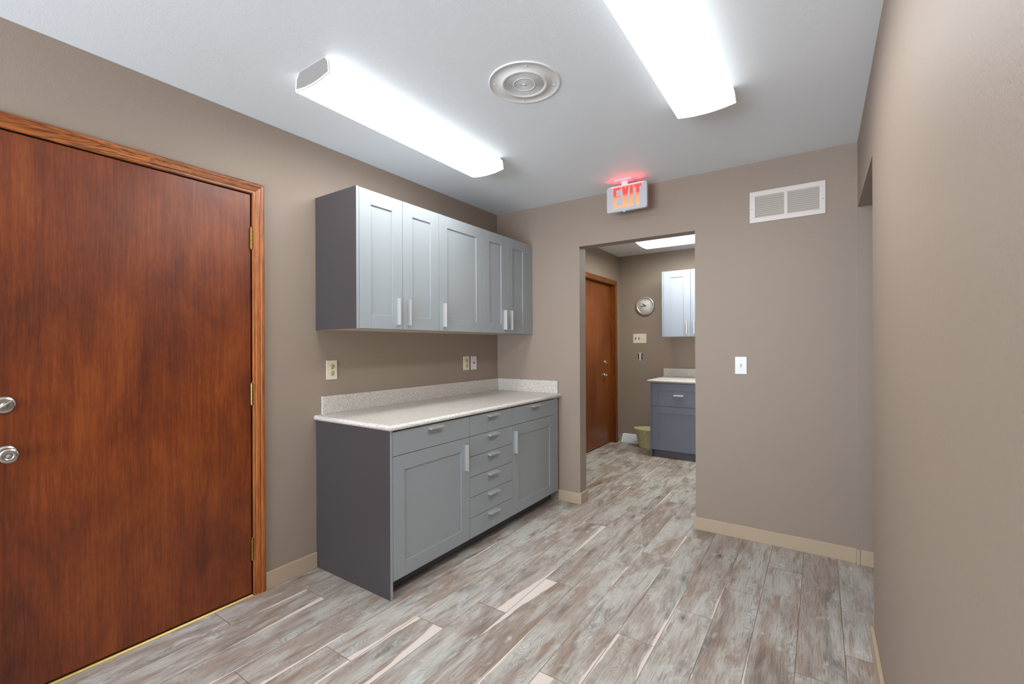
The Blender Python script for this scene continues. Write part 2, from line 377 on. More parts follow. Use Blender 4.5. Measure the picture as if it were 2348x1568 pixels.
# ------------------------------------------------------------------ doors
def casing(x, y0, y1, zt, name, label):
    """moulded casing round an opening in a wall facing +x"""
    wd = .057; st = .006
    prof = [(0, 0), (0, .008), (.004, .011), (.012, .011), (.016, .014), (.030, .016), (.036, .0145), (.040, .018), (.050, .019), (.055, .016), (.057, .010), (.057, 0)]
    m = MB()
    # uprights (mitred) : offset p outwards from the opening edge
    for sgn, ye in ((1, y1), (-1, y0)):
        n = len(prof); vs = [(x+q, ye+sgn*(st+p-.006), 0.0) for p, q in prof] + [(x+q, ye+sgn*(st+p-.006), zt+p) for p, q in prof]
        m.add(vs, [(i, (i+1) % n, n+(i+1) % n, n+i) for i in range(n)] + [tuple(range(n)), tuple(range(n, 2*n))], 0)
    n = len(prof); vs = [(x+q, y0-p, zt+p) for p, q in prof] + [(x+q, y1+p, zt+p) for p, q in prof]
    m.add(vs, [(i, (i+1) % n, n+(i+1) % n, n+i) for i in range(n)], 1)
    return m, name, label
def knobset(parent, x, y, z, deadbolt, knob=False):
    m = MB()
    m.lathe([(.0, 0), (.031, 0), (.031, .004), (.028, .010), (.020, .012), (.0, .012)], (x, y, z), 'X', 40)
    if deadbolt:
        m.lathe([(.0, .011), (.010, .012), (.010, .018), (.0, .019)], (x, y, z), 'X', 20)
        m.tube([(x+.02, y-.016, z-.012), (x+.024, y, z), (x+.02, y+.016, z+.012)], [.004, .0055, .004], 10)
        return obj('deadbolt', m, M['nickel'], parent)
    m.lathe([(.011, .010), (.011, .045), (.0, .046)], (x, y, z), 'X', 20)
    r = obj('handle_rose', m, M['nickel'], parent)
    if knob:
        kb = MB(); kb.lathe([(.010, .02), (.012, .030), (.022, .036), (.0262, .044), (.0262, .056), (.024, .0605), (.0175, .0618), (.010, .0618), (.0098, .0600), (0, .0600)], (x, y, z), 'X', 48)
        kk = obj('knob', kb, M['nickel'], r); cy_ = MB(); cy_.lathe([(0, .0632), (.006, .0628), (.0072, .0600)], (x, y, z), 'X', 24); obj('key_cylinder', cy_, M['capgrey'], r)
        return r
    l = MB(); l.tube([(x+.045, y, z), (x+.05, y-.01, z), (x+.052, y-.05, z-.002), (x+.048, y-.105, z-.004), (x+.042, y-.118, z-.004)], [.011, .011, .009, .008, .006], 14)
    obj('lever', l, M['nickel'], r)
    return r
d1 = thing('door_1', 'flush red brown wooden door on the left', 'door', (0, (DY0+DY1)/2, 0), kind=S)
slab = obj('door_slab', MB().box(-.046, -.002, DY0+.003, DY1-.005, .012, DZ-.004, bev=.002), M['door'], d1)
jm = MB(); jm.box(-.12, -.001, DY1, DY1+.012, 0, DZ); jm.box(-.12, -.001, DY0-.012, DY0, 0, DZ); jm.box(-.12, -.001, DY0-.012, DY1+.012, DZ, DZ+.012)
jm.box(-.062, -.048, DY1-.014, DY1, 0, DZ); jm.box(-.062, -.048, DY0, DY0+.014, 0, DZ); jm.box(-.062, -.048, DY0, DY1, DZ-.014, DZ); jm.box(-.10, -.063, DY0, DY1, 0.01, DZ)
obj('jamb', jm, M['gasket'], d1)
for z0 in (1.766, .973, .182):
    hg = MB(); yk = DY1-.004
    for k in range(5): hg.lathe([(0, k*.0215), (.0068, k*.0215), (.0068, k*.0215+.0205), (.0, k*.0215+.0205)], (.0055, yk, z0), 'Z', 16, smooth=False)
    hg.lathe([(0, .107), (.0055, .108), (.003, .113), (0, .114)], (.0055, yk, z0), 'Z', 16); hg.lathe([(0, -.006), (.005, -.001), (0, 0)], (.0055, yk, z0), 'Z', 16)
    obj('hinge', hg, M['brass'], d1)
knobset(d1, -.002, -2.978, 1.064, True); knobset(d1, -.002, -2.974, .889, False, True)
m, nm, lb = casing(0, DY0, DY1, DZ, '', '')
obj('trim_1', m, [M['oakZ'], M['oakY']], kind=S, label='oak casing around the near door', cat='door casing')
th = MB(); th.prism([(-.05, 0), (.012, 0), (.012, .002), (.004, .007), (-.05, .009)], DY0+.002, DY1-.004, lambda p, q, t: (p, t, q))
obj('trim_2', th, M['brassbright'], kind=S, label='thin brass threshold strip under the near door', cat='threshold')

d2 = thing('door_2', 'reddish wooden door in the far room beyond the doorway', 'door', (FX-.05, (EY0+EY1)/2, 0), kind=S)
DX = .137
obj('door_slab', MB().box(DX-.044, DX, EY0+.003, EY1-.003, .012, EZ-.003, bev=.002), M['doorfar'], d2)
jm = MB(); jm.box(FX-.2, FX-.001, EY1, EY1+.012, 0, EZ); jm.box(FX-.2, FX-.001, EY0-.012, EY0, 0, EZ); jm.box(FX-.2, FX-.001, EY0-.012, EY1+.012, EZ, EZ+.012); jm.box(FX-.19, DX-.05, EY0, EY1, .01, EZ)
obj('jamb', jm, M['oakfar'], d2)
knobset(d2, DX, 2.135, 1.05, True); knobset(d2, DX, 2.12, .885, False)
m, nm, lb = casing(FX, EY0, EY1, EZ, '', '')
obj('trim_3', m, [M['oakfar'], M['oakfar']], kind=S, label='oak casing around the far door', cat='door casing')

# ------------------------------------------------------------------ cabinets
# generic frame: the cabinet run goes along 's', faces along 'n' (outward).  axis 'A': s=+y,n=+x (left wall);  axis 'B': s=+x,n=-y (far wall)
def frame(kind):
    if kind == 'A': return lambda s0, s1, n0, n1: (n0, n1, s0, s1)
    return lambda s0, s1, n0, n1: (s0, s1, FY-n1, FY-n0)
def shaker(fr, s0, s1, z0, z1, nf, th=.019, rail=.077, drawer=False, rl=None):
    rl = rl or rail; g = .0015; s0 += g; s1 -= g; z0 += g; z1 -= g; m = MB(); b = .0012; dp = .006
    m.box(*fr(s0, s0+rail, nf-th, nf), z0, z1, b); m.box(*fr(s1-rail, s1, nf-th, nf), z0, z1, b)
    m.box(*fr(s0+rail+.0004, s1-rail-.0004, nf-th, nf), z0, z0+rl, b); m.box(*fr(s0+rail+.0004, s1-rail-.0004, nf-th, nf), z1-rl, z1, b)
    m.box(*fr(s0+rail-.002, s1-rail+.002, nf-th+.002, nf-dp), z0+rl-.002, z1-rl+.002)
    return m
def slabfront(fr, s0, s1, z0, z1, nf, th=.019):
    g = .0015; return MB().box(*fr(s0+g, s1-g, nf-th, nf), z0+g, z1-g, .0015)
def vhandle(fr, s, z0, z1, nf, parent):
    m = MB(); m.box(*fr(s-.0045, s+.0045, nf+.018, nf+.028), z0, z1, .001)
    m.box(*fr(s-.0044, s-.0014, nf+.0, nf+.0185), z0+.0005, z1-.0005, .0004)
    for z in (z0+.0008, z1-.0068): m.box(*fr(s-.0015, s+.0040, nf, nf+.0185), z, z+.006, .0004)
    obj('handle', m, M['steel'], parent)
def hhandle(fr, s0, s1, z, nf, parent):
    m = MB(); m.box(*fr(s0, s1, nf+.018, nf+.028), z-.006, z+.006, .001)
    m.box(*fr(s0+.0005, s1-.0005, nf, nf+.0185), z+.0025, z+.0058, .0004)
    for s in (s0+.0008, s1-.0068): m.box(*fr(s, s+.006, nf, nf+.0185), z-.0055, z+.003, .0004)
    obj('handle', m, M['steel'], parent)
def upper(fr, s0, s1, z0, z1, dep, doors, label, mat, left_panel=None, filler=None, group=None, loc=None):
    t = thing('wall_cabinet', label, 'cabinet', loc, group)
    th = .019; m = MB()
    m.box(*fr(s0+.0005, s1-.0005, .001, dep-th-.002), z0+.001, z1)
    obj('carcass', m, mat, t)
    obj('underside', MB().box(*fr(s0+.001, s1-.001, .001, dep-th-.003), z0-.0005, z0+.0005), M['under'], t)
    for a, b, hs in doors:
        d = obj('door', shaker(fr, a, b, z0, z1, dep), mat, t)
        s = b-.041 if hs > 0 else a+.041
        vhandle(fr, s, z0+.028, z0+.181, dep, d)
    if left_panel:
        ep = obj('end_panel', MB().box(*fr(left_panel[0], left_panel[1]-.0005, .001, dep-.0012), z0, z1, .0004), left_panel[2], t)
        obj('edge_band', MB().box(*fr(left_panel[0]+.0004, left_panel[1]-.0010, dep-.0011, dep), z0, z1, .0003), mat, ep)
    if filler: obj('filler_strip', MB().box(*fr(filler[0], filler[1], .01, dep-.002), z0, z1, .0008), mat, t)
    return t
A = frame('A'); B = frame('B')
UZ0, UZ1, UD = 1.3625, 2.12, .372
YU = [-1.7568, -1.452, -1.1443, -.6840, -.379, -.0735]
G = 'grey shaker wall cabinets on the left wall'
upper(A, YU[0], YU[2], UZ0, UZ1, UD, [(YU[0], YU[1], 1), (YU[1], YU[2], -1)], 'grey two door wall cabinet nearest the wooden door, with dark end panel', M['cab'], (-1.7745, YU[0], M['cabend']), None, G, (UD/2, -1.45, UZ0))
upper(A, YU[2], YU[3], UZ0, UZ1, UD, [(YU[2], YU[3], -1)], 'grey wall cabinet with one wide door, middle of the row', M['cab'], None, None, G, (UD/2, -.91, UZ0))
upper(A, YU[3], YU[5], UZ0, UZ1, UD, [(YU[3], YU[4], 1), (YU[4], YU[5], -1)], 'grey two door wall cabinet in the corner beside the doorway wall', M['cab'], None, (YU[5], -.004, M['cab']), G, (UD/2, -.36, UZ0))

BZ0, BZ1, BD, CT = .0856, .837, .6306, .8435
def base(fr, s0, s1, dep, fronts, label, mat, left_panel=None, filler=None, group=None, loc=None, kick=.06, zt=BZ1):
    t = thing('base_cabinet', label, 'cabinet', loc, group); th = .019
    obj('carcass', MB().box(*fr(s0+.0005, s1-.0005, .001, dep-th-.002), BZ0, CT-.0005), mat, t)
    obj('toe_kick', MB().box(*fr(s0+.0005, (filler[1] if filler else s1)-.0005, dep-th-kick-.015, dep-th-kick), 0, BZ0), M['toe'], t)
    for f in fronts:
        if f[0] == 'drawer':
            _, a, b, z0, z1, shak, hw = f
            d = obj('drawer', shaker(fr, a, b, z0, z1, dep) if shak else slabfront(fr, a, b, z0, z1, dep), mat, t)
            zc = (z0+z1)/2 if shak else z1-.019
            hhandle(fr, (a+b)/2-hw/2, (a+b)/2+hw/2, zc, dep, d)
        else:
            _, a, b, z0, z1, hs = f
            d = obj('door', shaker(fr, a, b, z0, z1, dep), mat, t)
            if hs: vhandle(fr, b-.041 if hs > 0 else a+.026, z1-.196, z1-.040, dep, d)
    if left_panel:
        ep = obj('end_panel', MB().box(*fr(left_panel[0], left_panel[1]-.0005, .001, dep-.0012), 0, CT, .0004), left_panel[2], t)
        obj('edge_band', MB().box(*fr(left_panel[0]+.0004, left_panel[1]-.0010, dep-.0011, dep), 0, CT, .0003), mat, ep)
    if filler: obj('filler_strip', MB().box(*fr(filler[0], filler[1], .01, dep-.004), BZ0, CT-.001, .0008), mat, t)
    return t
YB = [-1.7575, -1.157, -.6945, -.092]
dh = (BZ1-BZ0)/6
G = 'grey base cabinets under the speckled countertop on the left wall'
base(A, YB[0], YB[1], BD, [('drawer', YB[0], YB[1], BZ1-dh, BZ1, False, .105), ('door', YB[0], YB[1], BZ0, BZ1-dh, 1)],
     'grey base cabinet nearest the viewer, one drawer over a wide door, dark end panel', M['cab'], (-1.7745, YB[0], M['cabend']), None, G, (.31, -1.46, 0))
base(A, YB[1], YB[2], BD, [('drawer', YB[1], YB[2], BZ0+i*dh, BZ0+(i+1)*dh, False, .105) for i in range(5, -1, -1)],
     'grey base cabinet with a stack of six small drawers', M['cab'], None, None, G, (.31, -.92, 0))
base(A, YB[2], YB[3], BD, [('drawer', YB[2], YB[3], BZ1-dh, BZ1, False, .105), ('door', YB[2], YB[3], BZ0, BZ1-dh, -1)],
     'grey base cabinet beside the doorway wall, one drawer over a door', M['cab'], None, (YB[3], -.028, M['cab']), G, (.31, -.36, 0))
def bull(n0, n1, z0, z1):
    r = (z1-z0)/2; pts = [(n0, z0), (n1-r, z0)]
    for i in range(9): a = -math.pi/2+math.pi*i/8; pts.append((n1-r+r*math.cos(a), z0+r+r*math.sin(a)))
    pts.append((n0, z1)); return pts
ct = MB()
CZ0, CZ1 = .8440, .8725
# rounded on the front and on the free left end: build as a swept nosing with a mitred corner
def counter_top(m, s0, s1, dep, fr_pt):
    r = (CZ1-CZ0)/2; arcs = [(-math.pi/2+math.pi*i/10) for i in range(11)]
    vs = []
    for a in arcs:
        c = r*math.cos(a); z = CZ0+r+r*math.sin(a)
        vs += [fr_pt(s0+r-c, 0, z), fr_pt(s0+r-c, dep-r+c, z), fr_pt(s1, dep-r+c, z)]
    fs = []
    for i in range(10):
        for k in range(2): fs.append((i*3+k, i*3+k+1, i*3+3+k+1, i*3+3+k))
    m.add(vs, fs, 0, True)
    for base_ in (0, 30):
        z = CZ0 if base_ == 0 else CZ1
        q = [vs[base_], vs[base_+1], vs[base_+2], fr_pt(s1, 0, z)]
        m.add(q, [(0, 1, 2, 3)])
    n = [vs[3*i+2] for i in range(11)]
    m.add(n+[fr_pt(s1, 0, CZ1), fr_pt(s1, 0, CZ0)], [tuple(range(13))])
    n = [vs[3*i] for i in range(11)]
    m.add(n+[fr_pt(s1, 0, CZ1), fr_pt(s1, 0, CZ0)], [tuple(range(13))])
counter_top(ct, -1.789, -.0005, .648, lambda s, n, z: (n+.0005, s, z))
c1 = obj('countertop', ct, M['counter'], label='long speckled grey countertop on the base cabinets along the left wall', cat='countertop')
bs = MB(); bs.box(.0005, .0205, -1.742, -.0005, CZ1+.0002, .9765, .0015); bs.box(.0207, .6195, -.0205, -.0005, CZ1+.0002, .9765, .0015)
obj('backsplash', bs, M['counter'], c1)

# far room cabinets
G = 'grey base cabinets in the far room'
base(B, .816, 1.416, FY-1.85, [('drawer', .816, 1.416, .581, BZ1, True, .105), ('door', .816, 1.416, BZ0, .581, 0)],
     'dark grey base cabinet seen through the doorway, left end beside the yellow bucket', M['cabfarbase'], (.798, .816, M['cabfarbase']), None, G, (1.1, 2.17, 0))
base(B, 1.416, 2.016, FY-1.85, [('drawer', 1.416, 2.016, .581, BZ1, True, .105), ('door', 1.416, 2.016, BZ0, .581, 0)],
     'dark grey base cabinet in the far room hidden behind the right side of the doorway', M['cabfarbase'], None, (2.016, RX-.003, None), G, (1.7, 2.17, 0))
ct = MB(); counter_top(ct, .765, RX-.001, FY-1.835, lambda s, n, z: (s, FY-.0005-n, z))
c2 = obj('countertop', ct, M['counter'], label='pale speckled countertop in the far room', cat='countertop')
obj('backsplash', MB().box(.775, RX-.001, FY-.0205, FY-.0005, CZ1+.0002, .9765, .0015), M['counter'], c2)
G = 'grey wall cabinets in the far room'
upper(B, .877, 1.487, UZ0, UZ1+.012, .372, [(.877, 1.182, 1), (1.182, 1.487, -1)], 'pale grey wall cabinet in the far room right of the clock', M['cabfar'], (.859, .877, M['cabfar']), None, G, (1.18, 2.3, UZ0))
upper(B, 1.487, RX-.003, UZ0, UZ1+.012, .372, [(1.487, 1.79, 1), (1.79, RX-.003, -1)], 'pale grey wall cabinet in the far room hidden behind the right side of the doorway', M['cabfar'], None, None, G, (1.8, 2.3, UZ0))

# ------------------------------------------------------------------ ceiling lights
def ceiling_light(cx, cy, L, wd, along, label, group, col=(.95, .98, 1, 1), k=1.0):
    t = thing('ceiling_light', label, 'ceiling light', (cx, cy, H-.08), group)
    h = wd/2; zt = H-.0005
    P = (lambda p, q, s: (cx+p, s, zt+q)) if along == 'Y' else (lambda p, q, s: (s, cy+p, zt+q))
    c = cy if along == 'Y' else cx; a, b = c-L/2, c+L/2
    obj('housing', MB().prism([(-h*.62, 0), (-h*.78, -.006), (-h*.78, -.03), (h*.78, -.03), (h*.78, -.006), (h*.62, 0)], a+.006, b-.006, P), M['whitemetal'], t)
    arc = [(-h+2*h*i/14, -.0745-.012*(1-((i-7)/7)**2)) for i in range(15)]
    inner = [(p*.97, q+.002) for p, q in arc]
    lens = MB()
    n = len(arc); vs = [P(p, q, a+.004) for p, q in arc]+[P(p, q, b-.004) for p, q in arc]
    lens.add(vs, [(i, i+1, n+i+1, n+i) for i in range(n-1)], 0, True)
    side = [(-h*.80, -.003), (-h*.955, -.024), (-h, -.0745)]
    for sg in (1, -1):
        vs = [P(sg*p, q, a+.004) for p, q in side]+[P(sg*p, q, b-.004) for p, q in side]; lens.add(vs, [(0, 1, 4, 3), (1, 2, 5, 4)], 1)
    ax, c0 = (0, cx) if along == 'Y' else (1, cy)
    obj('lens', lens, [emis('lit diffuser', col, LAMP*k, (ax, c0, h)), emis('lit diffuser flank', col, LAMP_SIDE)], t)
    ol = [(-h*.78, 0), (-h*.955, -.024)]+[(p*1.0, q) for p, q in arc]+[(h*.955, -.024), (h*.78, 0)]
    inr = [(-h*.74, -.001), (-h*.89, -.025)]+[(p*.93, q+.008) for p, q in arc]+[(h*.89, -.025), (h*.74, -.001)]
    for s0, s1, si in ((a, a+.004, a+.003), (b-.004, b, b-.003)):
        cap = MB(); n = len(ol)
        out = s0 if s0 == a else s1; inn = s1 if s0 == a else s0
        vo = [P(p, q, out) for p, q in ol]; vi = [P(p, q, out) for p, q in inr]; vb = [P(p, q, inn) for p, q in ol]; vr = [P(p, q, si if s0 == a else si) for p, q in inr]
        cap.add(vo+vi, [(i, (i+1) % n, n+(i+1) % n, n+i) for i in range(n)], 0)
        cap.add(vo+vb, [(i, (i+1) % n, n+(i+1) % n, n+i) for i in range(n)], 0)
        cap.add(vi+vr, [(i, (i+1) % n, n+(i+1) % n, n+i) for i in range(n)], 0)
        cap.add(vr, [tuple(range(n))], 1)
        obj('end_cap', cap, [M['white'], M['capgrey']], t)
    return t
G = 'wraparound fluorescent lights on the near ceiling'
ceiling_light(.6545, -1.597, 1.21, .245, 'Y', 'long lit fluorescent ceiling light above the grey wall cabinets', G)
ceiling_light(1.960, -1.627, 1.22, .255, 'Y', 'long lit fluorescent ceiling light at the top edge, right of the round grille', G)
ceiling_light(1.38, 1.655, 1.22, .40, 'X', 'lit fluorescent ceiling light in the far room seen through the doorway', None, (.96, 1, .95, 1), 1.4)

# ------------------------------------------------------------------ round ceiling speaker
sp = thing('ceiling_speaker', 'round white ceiling speaker grille between the two lights', 'speaker', (1.31, -1.585, H-.02))
c = (1.31, -1.585, H)
obj('trim_ring', MB().lathe([(.16, 0), (.16, -.003), (.158, -.0055), (.154, -.0055), (.152, -.0035), (.105, -.0035), (.103, -.008), (.100, -.010), (.094, -.010), (.090, -.008), (.088, -.004), (.088, -.001)], c, 'Z', 72), M['white'], sp)
gr = MB()
for r in [.012+.0062*i for i in range(13)]:
    gr.lathe([(r-.0013, -.004), (r-.0013, -.007), (r+.0013, -.007), (r+.0013, -.004), (r-.0013, -.004)], c, 'Z', 48, smooth=False)
gr.lathe([(.046, -.004), (.046, -.0085), (.051, -.0085), (.051, -.004)], c, 'Z', 48); gr.lathe([(0, -.008), (.009, -.008), (.011, -.004)], c, 'Z', 24)
for i in range(60):
    a = 2*math.pi*i/60; u = Vector((math.cos(a), math.sin(a), 0)); v = Vector((-u.y, u.x, 0))
    p = [Vector(c)+u*.011+v*s*.0009+Vector((0, 0, z)) for s in (-1, 1) for z in (-.0038, -.0055)]; q = [Vector(c)+u*.088+v*s*.0013+Vector((0, 0, z)) for s in (-1, 1) for z in (-.0038, -.0055)]
    gr.add(p+q, [(0, 1, 5, 4), (2, 3, 7, 6), (1, 3, 7, 5), (0, 2, 6, 4)])
obj('grille', gr, M['white'], sp)
obj('cone', MB().lathe([(0, -.0015), (.088, -.0012), (.088, -.0005)], c, 'Z', 48), M['dark'], sp)
for a in (35, 125, 215, 305):
    a = math.radians(a); obj('screw', MB().lathe([(0, -.0085), (.0035, -.0075), (.004, -.005)], (c[0]+.132*math.cos(a), c[1]+.132*math.sin(a), c[2]), 'Z', 12), M['white'], sp)

# ------------------------------------------------------------------ exit sign
ex = thing('exit_sign', 'lit EXIT sign hanging from the ceiling above the doorway', 'exit sign', (1.256, -.17, 2.233))
SY = -.190
qx = lambda x: 2.3972+(x-2.3972)*.98726
qz = lambda z: 1.2679+(z-1.2679)*.98726
SX0, SX1, SZ0, SZ1 = qx(1.108), qx(1.404), qz(2.234), qz(2.420)
def rounded(x0, x1, z0, z1, r, n=6):
    pts = []
    for cx_, cz_, a0 in ((x1-r, z1-r, 0), (x0+r, z1-r, 90), (x0+r, z0+r, 180), (x1-r, z0+r, 270)):
        for i in range(n+1): a = math.radians(a0+90*i/n); pts.append((cx_+r*math.cos(a), cz_+r*math.sin(a)))
    return pts
hb = MB(); hb.prism(rounded(SX0, SX1, SZ0, SZ1, .016), SY+.002, SY+.028, lambda p, q, t: (p, t, q))
hb.prism(rounded(SX0+.004, SX1-.004, SZ0+.004, SZ1-.004, .014), SY, SY+.004, lambda p, q, t: (p, t, q))
obj('housing', hb, M['signgrey'], ex)
def letters():
    m = MB(); y0, y1 = SY-.0015, SY+.001
    def poly(pts): m.prism(pts, y0, y1, lambda p, q, t: (p, t, q))
    zb, zt = 2.257, 2.408; zm = (zb+zt)/2
    x = 1.160; s = .021; st = .020
    poly([(x, zb), (x+s, zb), (x+s, zt), (x, zt)])
    for z in (zb, zm-st/2+.004, zt-st): poly([(x+s+.0002, z), (x+.054, z), (x+.054, z+st), (x+s+.0002, z+st)])
    x0, x1 = 1.221, 1.275; s = .022; c_ = (x0+x1)/2
    poly([(x0, zt), (x0+s, zt), (x0+s/2+(x1-x0-s)*.5+.013, zm), (x1, zb), (x1-s, zb), (c_-.013, zm)])
    m.prism([(x1, zt), (x1-s, zt), (c_-.013, zm), (x0, zb), (x0+s, zb), (c_+.013, zm)], y0-.0003, y1, lambda p, q, t: (p, t, q))
    poly([(1.282, zb), (1.304, zb), (1.304, zt), (1.282, zt)])
    poly([(1.311, zt-st), (1.366, zt-st), (1.366, zt), (1.311, zt)]); poly([(1.328, zb), (1.350, zb), (1.350, zt-st-.0002), (1.328, zt-st-.0002)])
    m.v = [(qx(x_), y_, qz(z_)) for x_, y_, z_ in m.v]
    return m
N = NT('lit red letters'); z_ = N.n('ShaderNodeSeparateXYZ', {0: N.pos()}).outputs[2]
f_ = N.math('DIVIDE', N.math('SUBTRACT', z_, 2.257), .151, clamp=True)
e_ = N.n('ShaderNodeEmission', {'Color': N.ramp(f_, [(0.0, (1, .50, .24, 1)), (.42, (1, .36, .19, 1)), (.55, (.98, .10, .09, 1)), (.85, (1, .12, .10, 1)), (1.0, (1, .30, .22, 1))]), 'Strength': 1.0})
N.t.links.new(e_.outputs[0], N.out.inputs[0])
obj('lettering', letters(), N.m, ex)
rs = MB(); rs.prism([(SY-.0006, SZ1-.0052), (SY+.0062, SZ1+.0012), (SY+.0075, SZ1+.0002), (SY+.0008, SZ1-.0062)], SX0+.03, SX1-.03, lambda p, q, t: (t, p, q))
obj('red_light_slot', rs, emis('red leds', (1, .03, .05, 1), 45.0), ex)
cn = MB(); cn.prism(rounded(1.190, 1.318, -.222, -.145, .012), H-.010, H-.0005, lambda p, q, t: (p, q, t)); cn.box(1.232, 1.276, -.182, -.166, SZ1+.0003, H-.009)
obj('canopy', cn, M['white'], ex)
obj('status_lamp', MB().lathe([(0, -.004), (.006, -.002), (.006, .0)], (1.250, SY+.012, SZ0), 'Z', 16), emis('green led', (.12, 1, .5, 1), 2.5), ex)

# ------------------------------------------------------------------ return air grille
vg = thing('air_vent', 'white return air vent high on the wall right of the doorway', 'vent', (2.228, -.005, 2.05))
gx0, gx1, gz0, gz1 = 2.0257, 2.4291, 2.0503, 2.2481
fr_ = MB(); t1 = .0305; mid = (gx0+gx1)/2-.002
for b in ((gx0, gx1, gz0, gz0+t1), (gx0, gx1, gz1-t1, gz1), (gx0, gx0+t1, gz0+t1, gz1-t1), (gx1-t1, gx1, gz0+t1, gz1-t1), (mid-.009, mid+.009, gz0+t1, gz1-t1)):
    fr_.box(b[0], b[1], -.008, -.0005, b[2], b[3], .001)
obj('frame', fr_, M['whitemetal'], vg)
obj('duct', MB().box(gx0+t1-.002, gx1-t1+.002, -.0014, -.0004, gz0+t1-.002, gz1-t1+.002), M['duct'], vg)
for a, b in ((gx0+t1, mid-.009), (mid+.009, gx1-t1)):
    lv = MB(); nz = 11
    for i in range(nz):
        z = gz0+t1+(gz1-gz0-2*t1)*(i+.5)/nz
        lv.prism([(-.0078, -.0056), (-.0066, -.0068), (-.0016, .0050), (-.0028, .0062)], a-.0005, b+.0005, lambda p, q, t: (t, p, z+q))
    obj('louvres', lv, M['slat'], vg)
for x in (gx0+.012, gx1-.012): obj('screw', MB().lathe([(0, -.0100), (.0035, -.0092), (.004, -.0079)], (x, 0, (gz0+gz1)/2-.01), 'Y', 12), M['steel'], vg)

# ------------------------------------------------------------------ wall plates
def plate(m, fr, s0, s1, z0, z1): m.box(*fr(s0, s1, 0.0004, .0055), z0, z1, .0018, seg=3)
AP = lambda s0, s1, n0, n1: (n0, n1, s0, s1)
BP = lambda s0, s1, n0, n1: (s0, s1, -n1, -n0)
FP = lambda s0, s1, n0, n1: (s0, s1, FY-n1, FY-n0)
def duplex(label, s0, z0, loc):
    t = thing('outlet', label, 'power outlet', loc, 'cream duplex outlets above the countertop')
    m = MB(); plate(m, AP, s0, s0+.070, z0, z0+.1125); obj('plate', m, M['cream'], t)
    for dz in (-.0195, .0195):
        c_ = (.0055, s0+.035, z0+.056+dz)
        o = obj('receptacle', MB().lathe([(0, .0012), (.0165, .0012), (.0172, 0)], c_, 'X', 28), M['ivory_dark'], t)
        sl = MB(); sl.box(.0066, .0071, c_[1]-.008, c_[1]-.006, c_[2]+.000, c_[2]+.008); sl.box(.0066, .0071, c_[1]+.006, c_[1]+.008, c_[2]+.001, c_[2]+.008)
        sl.lathe([(0, .0016), (.0028, .0016), (.0028, .0011)], (.0055, c_[1], c_[2]-.007), 'X', 12)
        obj('slots', sl, M['dark'], o)
    obj('screw', MB().lathe([(0, .0012), (.003, 0)], (.0055, s0+.035, z0+.056), 'X', 12), M['cream'], t)
duplex('cream power outlet above the counter near the end closest to the wooden door', -1.709, 1.0715, (0, -1.674, 1.0715))
duplex('cream power outlet left of the white data jack near the corner', -.4745, 1.069, (0, -.44, 1.069))
t = thing('data_jack', 'white data jack plate right of the cream outlet near the corner', 'wall plate', (0, -.341, 1.068))
m = MB(); plate(m, AP, -.377, -.305, 1.068, 1.180); obj('plate', m, M['white'], t)
obj('port', MB().box(.005, .0062, -.348, -.334, 1.117, 1.133), M['navy'], t)
for z in (1.082, 1.166): obj('screw', MB().lathe([(0, .0012), (.003, 0)], (.0055, -.341, z), 'X', 12), M['white'], t)

def toggle(parent, fr, s, z, dark=None):
    m = MB(); m.box(*fr(s-.0052, s+.0052, .005, .0068), z-.0125, z+.0125, .0006); b = obj('switch_bezel', m, dark or M['cream'], parent)
    k = MB(); x0, x1, y0, y1 = fr(s-.0042, s+.0042, .006, .017)
    k.box(x0, x1, y0, y1, z+.000, z+.010, .0012); obj('toggle', k, dark or M['white'], parent)
t = thing('light_switch', 'white light switch on the taupe wall right of the doorway', 'light switch', (1.97, 0, 1.075))
m = MB(); plate(m, BP, 1.936, 2.005, 1.075, 1.1885); obj('plate', m, M['white'], t)
toggle(t, BP, 1.9705, 1.132, M['ivory_dark'])
for z in (1.102, 1.162): obj('screw', MB().lathe([(0, -.0012), (.003, 0)], (1.9705, -.0055, z), 'Y', 12), M['steel'], t)
t = thing('light_switch', 'cream triple switch plate under the clock in the far room', 'light switch', (.468, FY, 1.293))
m = MB(); plate(m, FP, .382, .554, 1.293, 1.4135); obj('plate', m, M['cream'], t)
toggle(t, FP, .416, 1.353, M['black']); toggle(t, FP, .462, 1.353, M['black']); toggle(t, FP, .510, 1.353, M['cream'])
t = thing('outlet', 'uncovered outlet box under the triple switch in the far room', 'power outlet', (.472, FY, 1.07))
m = MB(); m.box(*FP(.446, .500, .0004, .0015), 1.072, 1.165); obj('box_opening', m, M['black'], t)
m = MB(); m.box(*FP(.460, .486, .0015, .004), 1.085, 1.152, .001); m.box(*FP(.452, .494, .0015, .003), 1.070, 1.082, .001); m.box(*FP(.452, .494, .0015, .003), 1.155, 1.167, .001); obj('receptacle', m, M['white'], t)

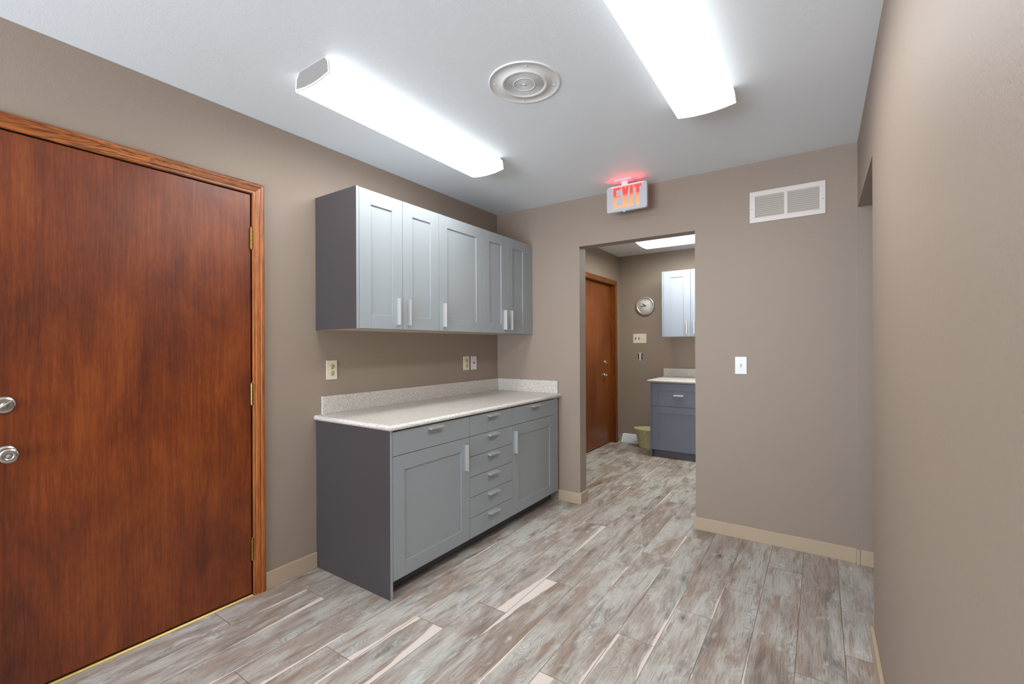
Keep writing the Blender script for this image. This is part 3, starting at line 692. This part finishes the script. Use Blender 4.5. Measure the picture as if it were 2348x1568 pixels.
# ------------------------------------------------------------------ wall clock
ck = thing('wall_clock', 'round silver rimmed clock on the far room wall', 'clock', (.546, FY-.02, 1.65)); cc = (.546, FY, 1.771)
obj('rim', MB().lathe([(.121, -.0005), (.123, -.012), (.119, -.026), (.108, -.033), (.098, -.031), (.092, -.024), (.091, -.014), (.089, -.0135)], cc, 'Y', 64), M['clockrim'], ck)
dial = obj('dial', MB().lathe([(0, -.0145), (.091, -.0145), (.091, -.012)], cc, 'Y', 48), M['face'], ck)
def hand(ang, L, wd, tail):
    a = math.radians(ang); u = Vector((math.sin(a), 0, math.cos(a))); v = Vector((math.cos(a), 0, -math.sin(a))); o_ = Vector((cc[0], FY-.018, cc[2]))
    m = MB(); ps = [o_-u*tail-v*wd/2, o_-u*tail+v*wd/2, o_+u*L*.8+v*wd*.6, o_+u*L, o_+u*L*.8-v*wd*.6]
    m.add([p for p in ps]+[p-Vector((0, .0012, 0)) for p in ps], [(0, 1, 2, 3, 4), (9, 8, 7, 6, 5)]+[(i, (i+1) % 5, 5+(i+1) % 5, 5+i) for i in range(5)])
    return m
obj('hour_hand', hand(-48, .048, .009, .012), M['black'], ck)
obj('minute_hand', hand(-98, .072, .006, .016), M['black'], ck)
nm_ = MB(); dg = bpy.context.evaluated_depsgraph_get()
for i in range(1, 13):
    cu = bpy.data.curves.new('numeral', 'FONT'); cu.body = str(i); cu.size = .021; cu.align_x = 'CENTER'; cu.align_y = 'CENTER'
    to = bpy.data.objects.new('numeral', cu); COL.objects.link(to); bpy.context.view_layer.update()
    me = bpy.data.meshes.new_from_object(to.evaluated_get(bpy.context.evaluated_depsgraph_get()))
    a = math.radians(30*i); ox, oz = cc[0]+.072*math.sin(a), cc[2]+.072*math.cos(a)
    nm_ = MB(); nm_.add([(v.co.x+ox, FY-.0152, v.co.y+oz) for v in me.vertices], [tuple(p.vertices) for p in me.polygons])
    obj('numeral', nm_, M['black'], dial)
    bpy.data.objects.remove(to); bpy.data.meshes.remove(me); bpy.data.curves.remove(cu)

# ------------------------------------------------------------------ bucket and floor register
bk = thing('bucket', 'pale olive yellow plastic bucket on the floor beside the far base cabinet', 'bucket', (.640, 2.305, 0))
m = MB(); n = 48; prof = [(0, .004), (.112, .004), (.118, .010), (.145, .222), (.153, .224), (.155, .231), (.150, .234), (.141, .230), (.114, .012), (0, .010)]
prof[0] = (0.0, .0); prof[1] = (.112, .0)
m.lathe(prof, (.640, 2.305, 0), 'Z', n)
vs = []
for (x, y, z) in m.v:      # pouring lip towards the left
    dx, dy = x-.640, y-2.305; a = math.atan2(dy, dx); k = max(0, math.cos(a-math.pi*1.08))**10 * max(0, (z-.17)/.06)
    vs.append((x+.030*k*math.cos(a), y+.03*k*math.sin(a), z+.004*k))
m.v = vs; obj('body', m, M['bucket'], bk)
obj('handle_lug', MB().box(.640-.012, .640+.012, 2.305-.160, 2.305-.149, .196, .218, .002), M['bucket'], bk)
fv = thing('floor_register', 'pale slanted floor register leaning along the far wall left of the bucket', 'vent', (.345, 2.44, 0))
m = MB(); m.prism([(2.395, .001), (2.395, .014), (2.470, .102), (FY-.001, .104), (FY-.001, .001)], .246, .540, lambda p, q, t: (t, p, q))
obj('shell', m, M['bluewhite'], fv)
m = MB()
for i in range(9):
    f = (i+1)/10; y = 2.395+.075*f; z = .014+.088*f
    m.prism([(y-.003, z-.004+.002), (y-.0045, z-.001+.003), (y+.0015, z+.004+.001), (y+.002, z+.001)], .258, .528, lambda p, q, t: (t, p, q))
obj('grille', m, M['bluewhite'], fv)
